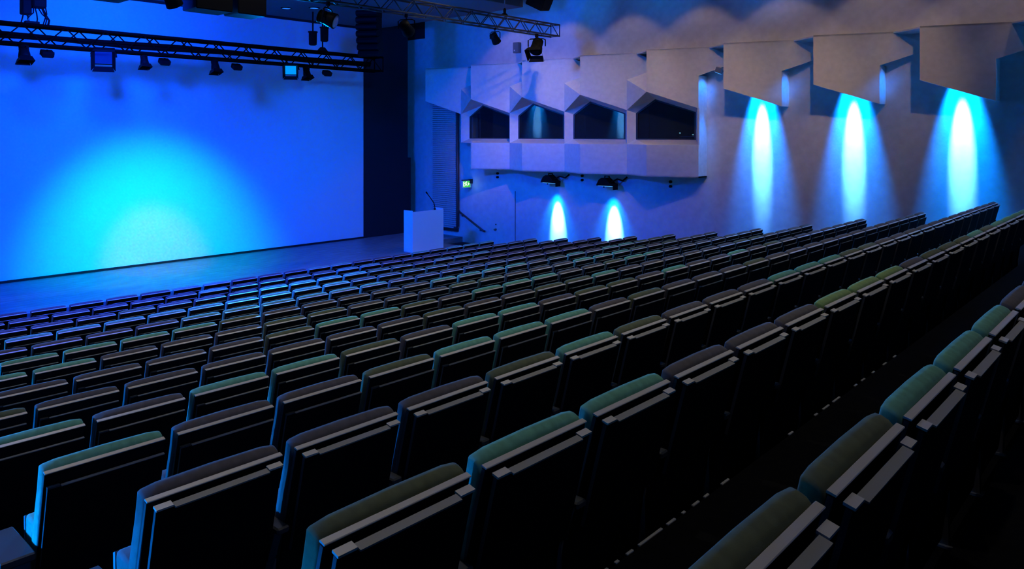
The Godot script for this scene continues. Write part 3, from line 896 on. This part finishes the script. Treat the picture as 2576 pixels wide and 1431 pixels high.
func stage_things():
	# lectern
	var t := thing("lectern", "white box lectern with a gooseneck microphone at the stage edge", "lectern", V(13.58, STAGE_Y, -15.34))
	part(t, "front_panel", box_mesh(Vector3(0, 0.53, 0.15), Vector3(1.10, 1.06, 0.03), 0.006), M.white)
	part(t, "side_panel", box_mesh(Vector3(-0.535, 0.545, -0.02), Vector3(0.03, 1.09, 0.34), 0.006), M.white)
	part(t, "side_panel", box_mesh(Vector3(0.535, 0.545, -0.02), Vector3(0.03, 1.09, 0.34), 0.006), M.white)
	part(t, "desktop", box_mesh(Vector3(0, 0.98, -0.03), Vector3(1.04, 0.03, 0.32), 0.004), M.white)
	var mic := part(t, "microphone", tube([Vector3(0.40, 0.99, -0.02), Vector3(0.40, 1.12, -0.02), Vector3(0.34, 1.24, 0.0), Vector3(0.2, 1.38, 0.02), Vector3(0.08, 1.50, 0.03)], 0.012, 8), M.lamp)
	part(mic, "microphone_head", lathe(Vector3(0.08, 1.50, 0.03), frame_of(Vector3(-0.12, 0.12, 0.01)), [[0, 0.014], [0.01, 0.02], [0.06, 0.02], [0.07, 0.01]], 10), M.lamp)
	part(mic, "microphone_base", lathe(Vector3(0.40, 0.99, -0.02), frame_of(Vector3.UP), [[0, 0.07], [0.025, 0.06], [0.05, 0.03], [0.09, 0.03]], 12), M.lamp)
	# handrail on the side wall
	var r := thing("handrail", "dark sloping handrail on the side wall beside the stage steps", "handrail", V(16.1, -2.9, -16.0))
	var o := r.position
	part(r, "rail", tube([V(16.05, -2.33, -16.56) - o, V(16.0, -2.34, -16.5) - o, V(16.0, -2.83, -15.5) - o, V(16.05, -2.85, -15.46) - o], 0.03, 8), M.brown)
	for q in [0.12, 0.88]:
		var on := V(16.0, lerpf(-2.34, -2.83, q), lerpf(-16.5, -15.5, q)) - o
		part(r, "bracket", tube([on, on + Vector3(0, -0.07, 0), on + Vector3(0.1, -0.08, 0)], 0.014, 6), M.brown)
	# exit sign
	var e := thing("exit_sign", "small green and white lit exit sign under the booth's left end", "sign", V(16.1, -1.6, -16.04))
	part(e, "housing", box_mesh(Vector3(-0.24, 0.11, 0), Vector3(0.36, 0.21, 0.045), 0.008), M.white)
	part(e, "wall_arm", box_mesh(Vector3(-0.07, 0.19, 0.0), Vector3(0.14, 0.13, 0.06), 0.006), M.frame)
	part(e, "top_rail", box_mesh(Vector3(-0.24, 0.235, 0), Vector3(0.38, 0.03, 0.06), 0.006), M.frame)
	var face := part(e, "lit_face", box_mesh(Vector3(-0.26, 0.115, 0.024), Vector3(0.30, 0.18, 0.006)), M.exit_green)
	var zf := 0.0285
	var pic := [
		[[-0.40, 0.19], [-0.40, 0.05], [-0.365, 0.05], [-0.365, 0.19]],
		[[-0.33, 0.165], [-0.285, 0.175], [-0.235, 0.15], [-0.25, 0.135], [-0.285, 0.152], [-0.27, 0.11], [-0.235, 0.10], [-0.235, 0.05], [-0.255, 0.05], [-0.257, 0.083], [-0.30, 0.095], [-0.315, 0.065], [-0.35, 0.05], [-0.355, 0.066], [-0.33, 0.08], [-0.305, 0.145], [-0.325, 0.145], [-0.345, 0.12], [-0.36, 0.13]],
		[[-0.20, 0.17], [-0.20, 0.07], [-0.14, 0.12]]]
	for g in pic:
		var pts := []
		for q in g:
			pts.append(Vector3(q[0], q[1], zf))
		part(face, "pictogram", plate(pts, Vector3.BACK, 0.003), M.exit_white)
	part(face, "pictogram", lathe(Vector3(-0.262, 0.188, zf - 0.002), frame_of(Vector3.BACK), [[0, 0.016], [0.003, 0.015]], 10), M.exit_white)
	var ol := OmniLight3D.new()
	ol.name = "sign_light"
	e.add_child(ol)
	ol.position = Vector3(-0.26, 0.115, 0.12)
	ol.light_color = lin(Vector3(0.5, 1.0, 0.45))
	ol.light_energy = 0.01
	ol.light_size = 0.1
	ol.omni_range = 20.0
	ol.omni_attenuation = 2.0
	ol.shadow_enabled = true
	# small box high on the wall
	var b := thing("wall_speaker", "small blue-grey box high on the side wall under the truss end", "loudspeaker", V(16.1, 2.28, -14.2))
	part(b, "body", box_mesh(Vector3(-0.07, 0.14, 0), Vector3(0.14, 0.30, 0.2), 0.012), M.shell)
	part(b, "badge", lathe(Vector3(-0.145, 0.06, -0.03), frame_of(Vector3.LEFT), [[-0.005, 0.022], [0.004, 0.02]], 10), M.white)
	# pairs of black studs under the booth
	for k in 3:
		var q: Array = [[-1.14, -14.99, "left"], [-1.10, -11.956, "middle"], [-1.145, -9.337, "right"]][k]
		var s := thing("wall_stud_pair", "%s pair of tiny black studs on the wall just under the booth" % q[2], "fitting", V(16.1, q[0], q[1]), 0.0, "stud pairs under the booth")
		for y in [0.0, -0.11]:
			part(s, "stud", lathe(Vector3(0, y, 0), frame_of(Vector3.LEFT), [[-0.005, 0.035], [0.05, 0.035], [0.06, 0.025]], 10), M.lamp)

# ------------------------------------------------------------------ the seats
const COLOURS := [
	"OOGGGTT",
	"OGGTTTLLLTOOOGOGGGG",
	"TTTOGOTTTGGGOOTTTTTTTTTTTT",
	"GTTOGGGTOTTTOTTTTTTTTTTTT",
	"GTGGOTGGTOOTGTTGTOTTTTTTT",
	"OTTTTTTOTTOOGTTTTTTOOTTTT",
	"TTTTTOGGOTGGGTTOGGTTTTTTT",
	"GGGTTTOOTTTOOTTTGGGOTOTTT",
	"TTGGGGOTTTTTGGGGTOGTGGOOO",
	"TTTTTTGGGGGGTTTTTTTTTTTTT",
	"TTTGGGGGGGGGTTOOTTTTTTTTT",
	"TTTTTTOTTTGGGGOOTGGGTTTTT",
	"TTTTTTTTTGTTTTGGTTTTTTTTT",
	"TTTTTTTTTGGTTTGGTTTGTGGG"]

var seat_mesh := {}

func seat_shapes():
	var H := SEAT_H
	var off := Vector3(0, H, 0)
	var st := mb()
	var cushion := pv([[0.0475, -0.022], [0.036, -0.010], [0.018, -0.002], [0.003, 0.0], [-0.006, -0.007], [-0.011, -0.03], [-0.026, -0.10], [-0.056, -0.20], [-0.098, -0.36], [-0.102, -0.42], [-0.06, -0.43], [-0.035, -0.40], [0.004, -0.22], [0.034, -0.11], [0.049, -0.055]])
	sweep_x(st, cushion, [[-0.248, 0.011, -0.008], [-0.2455, 0.005, -0.006], [-0.237, 0.001, -0.006], [-0.19, 0.0, 0.0], [0.0, 0.0, 0.003], [0.19, 0.0, 0.0], [0.237, 0.001, -0.006], [0.2455, 0.005, -0.006], [0.248, 0.011, -0.008]], off, true)
	seat_mesh.backrest = done(st)
	st = mb()
	sweep_x(st, pv([[0.053, -0.030], [0.066, -0.034], [-0.06, -0.50], [-0.085, -0.66], [-0.09, -0.80], [-0.106, -0.80], [-0.10, -0.66], [-0.075, -0.50]]), [[-0.2435, 0.0, 0.0], [0.2435, 0.0, 0.0]], off)
	seat_mesh.back_panel = done(st)
	for tr in [["back_trim", [[0.0535, -0.032], [0.0655, -0.036], [-0.06, -0.50], [-0.0745, -0.499]], 0.2435], ["trim_high", [[0.0835, -0.054], [0.0965, -0.058], [0.0, -0.44], [-0.0135, -0.437]], 0.226], ["trim_low", [[0.0685, -0.092], [0.0785, -0.095], [-0.01, -0.44], [-0.0205, -0.437]], 0.236]]:
		st = mb()
		sweep_x(st, pv(tr[1]), [[-tr[2], 0.0, 0.0], [-tr[2] - 0.0012, 0.0, 0.0]], off)
		seat_mesh[tr[0]] = done(st)
	st = mb()
	sweep_x(st, pv([[0.0505, -0.0235], [0.0525, -0.022], [0.0705, -0.027], [0.072, -0.029], [0.0705, -0.032], [0.0495, -0.028]]), [[-0.2445, 0.0, 0.0], [0.2445, 0.0, 0.0]], off)
	seat_mesh.top_rail = done(st)
	st = mb()
	sweep_x(st, pv([[0.083, -0.052], [0.097, -0.056], [0.0, -0.44], [-0.014, -0.437]]), [[-0.226, 0.0, 0.0], [0.226, 0.0, 0.0]], off)
	seat_mesh.tablet_high = done(st)
	st = mb()
	sweep_x(st, pv([[0.068, -0.090], [0.079, -0.093], [-0.01, -0.44], [-0.021, -0.437]]), [[-0.236, 0.0, 0.0], [0.236, 0.0, 0.0]], off)
	seat_mesh.tablet_low = done(st)
	st = mb()
	sweep_x(st, pv([[0.086, -0.048], [0.112, -0.055], [0.111, -0.060], [0.085, -0.053]]), [[-0.170, 0.0, 0.0], [0.170, 0.0, 0.0]], off)
	seat_mesh.edge_high = done(st)
	st = mb()
	sweep_x(st, pv([[0.079, -0.043], [0.104, -0.0495], [0.103, -0.056], [0.078, -0.0495]]), [[-0.028, 0.0, 0.0], [0.028, 0.0, 0.0]], off)
	seat_mesh.hinge_high = done(st)
	st = mb()
	sweep_x(st, pv([[0.068, -0.087], [0.081, -0.090], [0.080, -0.094], [0.067, -0.091]]), [[-0.185, 0.0, 0.0], [0.2375, 0.0, 0.0]], off)
	seat_mesh.edge_low = done(st)
	st = mb()
	sweep_x(st, pv([[0.066, -0.083], [0.079, -0.086], [0.078, -0.095], [0.065, -0.092]]), [[-0.024, 0.0, 0.0], [0.024, 0.0, 0.0]], off)
	seat_mesh.hinge_low = done(st)
	st = mb()
	sweep_x(st, pv([[-0.07, -0.295], [-0.18, -0.278], [-0.198, -0.285], [-0.206, -0.31], [-0.19, -0.50], [-0.16, -0.53], [-0.12, -0.50], [-0.085, -0.33]]), [[-0.24, 0.02, 0.0], [-0.236, 0.006, 0.0], [-0.225, 0.0, 0.0], [0.225, 0.0, 0.0], [0.236, 0.006, 0.0], [0.24, 0.02, 0.0]], off, true)
	seat_mesh.seat_cushion = done(st)
	st = mb()
	sweep_x(st, pv([[-0.208, -0.29], [-0.224, -0.30], [-0.214, -0.50], [-0.18, -0.555], [-0.165, -0.545], [-0.195, -0.49]]), [[-0.238, 0.0, 0.0], [0.238, 0.0, 0.0]], off)
	seat_mesh.seat_pan = done(st)
	seat_mesh.armrest = box_mesh(off + Vector3(0, -0.334, -0.12), Vector3(0.052, 0.026, 0.30), 0.006)
	st = mb()
	sweep_x(st, pv([[-0.005, -0.348], [-0.225, -0.348], [-0.19, -0.52], [-0.16, -0.825], [-0.07, -0.825], [-0.075, -0.52]]), [[-0.017, 0.0, 0.0], [0.017, 0.0, 0.0]], off)
	add_box(st, off + Vector3(0, -0.8325, -0.115), Vector3(0.05, 0.015, 0.22), Basis(), 0.003)
	seat_mesh.pedestal = done(st)

	seat_mesh.end_armrest = box_mesh(off + Vector3(-0.055, -0.365, -0.12), Vector3(0.13, 0.035, 0.31), 0.006)
	seat_mesh.end_panel = box_mesh(off + Vector3(-0.055, -0.611, -0.115), Vector3(0.11, 0.455, 0.25), 0.008)

func ordinal(n: int) -> String:
	var w := ["zeroth", "first", "second", "third", "fourth", "fifth", "sixth", "seventh", "eighth", "ninth", "tenth", "eleventh", "twelfth", "thirteenth", "fourteenth", "fifteenth", "sixteenth", "seventeenth", "eighteenth", "nineteenth", "twentieth"]
	return w[n] if n <= 20 else "twenty-" + w[n - 20]

func seating():
	seat_shapes()
	var fabrics := {"G": ["teal green", "fabric_green"], "O": ["dim-lit olive green", "fabric_olive"], "T": ["taupe brown", "fabric_taupe"], "L": ["yellowish warm-lit green", "fabric_lime"]}
	for i in 14:
		var z := Z0 - DZ * i
		var last: int = COLOURS[i].length()
		var first := maxi(1, int(floor((0.2523 * -z - X0) / PITCH)))
		var high := i < 3
		for k in range(first, last + 1):
			var f: Array = fabrics[COLOURS[i][k - 1]]
			var label := ""
			if i == 0:
				label = "%s padded tip-up seat, %s from the left in the row nearest the camera" % [f[0], ordinal(k)]
			elif i == 1:
				label = "%s padded tip-up seat, %s from the left in the second row from camera" % [f[0], ordinal(k)]
			else:
				label = "%s padded tip-up seat, %s from right end of the %s row from stage" % [f[0], ordinal(last - k + 1), ordinal(14 - i)]
			var t := thing("auditorium_seat", label, "seat", V(X0 + PITCH * (k + 0.5), -ROW_DROP[i] - SEAT_H, z), 0.0, "tip-up seats in the rows")
			var fab: Material = M[f[1]]
			part(t, "backrest", seat_mesh.backrest, fab)
			var bp := part(t, "back_panel", seat_mesh.back_panel, M.back)
			part(bp, "side_trim", seat_mesh.back_trim, M.trim)
			part(t, "top_rail", seat_mesh.top_rail, M.rail)
			var tab := part(t, "tablet", seat_mesh.tablet_high if high else seat_mesh.tablet_low, M.tablet)
			part(tab, "side_trim", seat_mesh.trim_high if high else seat_mesh.trim_low, M.trim)
			part(tab, "tablet_edge", seat_mesh.edge_high if high else seat_mesh.edge_low, M.board)
			part(tab, "hinge", seat_mesh.hinge_high if high else seat_mesh.hinge_low, M.rail if high else M.arm, at(-0.2005 if high else -0.213, 0, 0))
			if high:
				part(tab, "hinge", seat_mesh.hinge_high, M.rail, at(0.2005, 0, 0))
			part(t, "seat_cushion", seat_mesh.seat_cushion, fab)
			part(t, "seat_pan", seat_mesh.seat_pan, M.shell)
			part(t, "armrest", seat_mesh.end_armrest if k == 1 else seat_mesh.armrest, M.arm, at(-0.275, 0, 0))
			part(t, "end_panel" if k == 1 else "pedestal", seat_mesh.end_panel if k == 1 else seat_mesh.pedestal, M.pedestal, at(-0.275, 0, 0))
			if k == last:
				part(t, "armrest", seat_mesh.armrest, M.arm, at(0.275, 0, 0))
				part(t, "pedestal", seat_mesh.pedestal, M.pedestal, at(0.275, 0, 0))
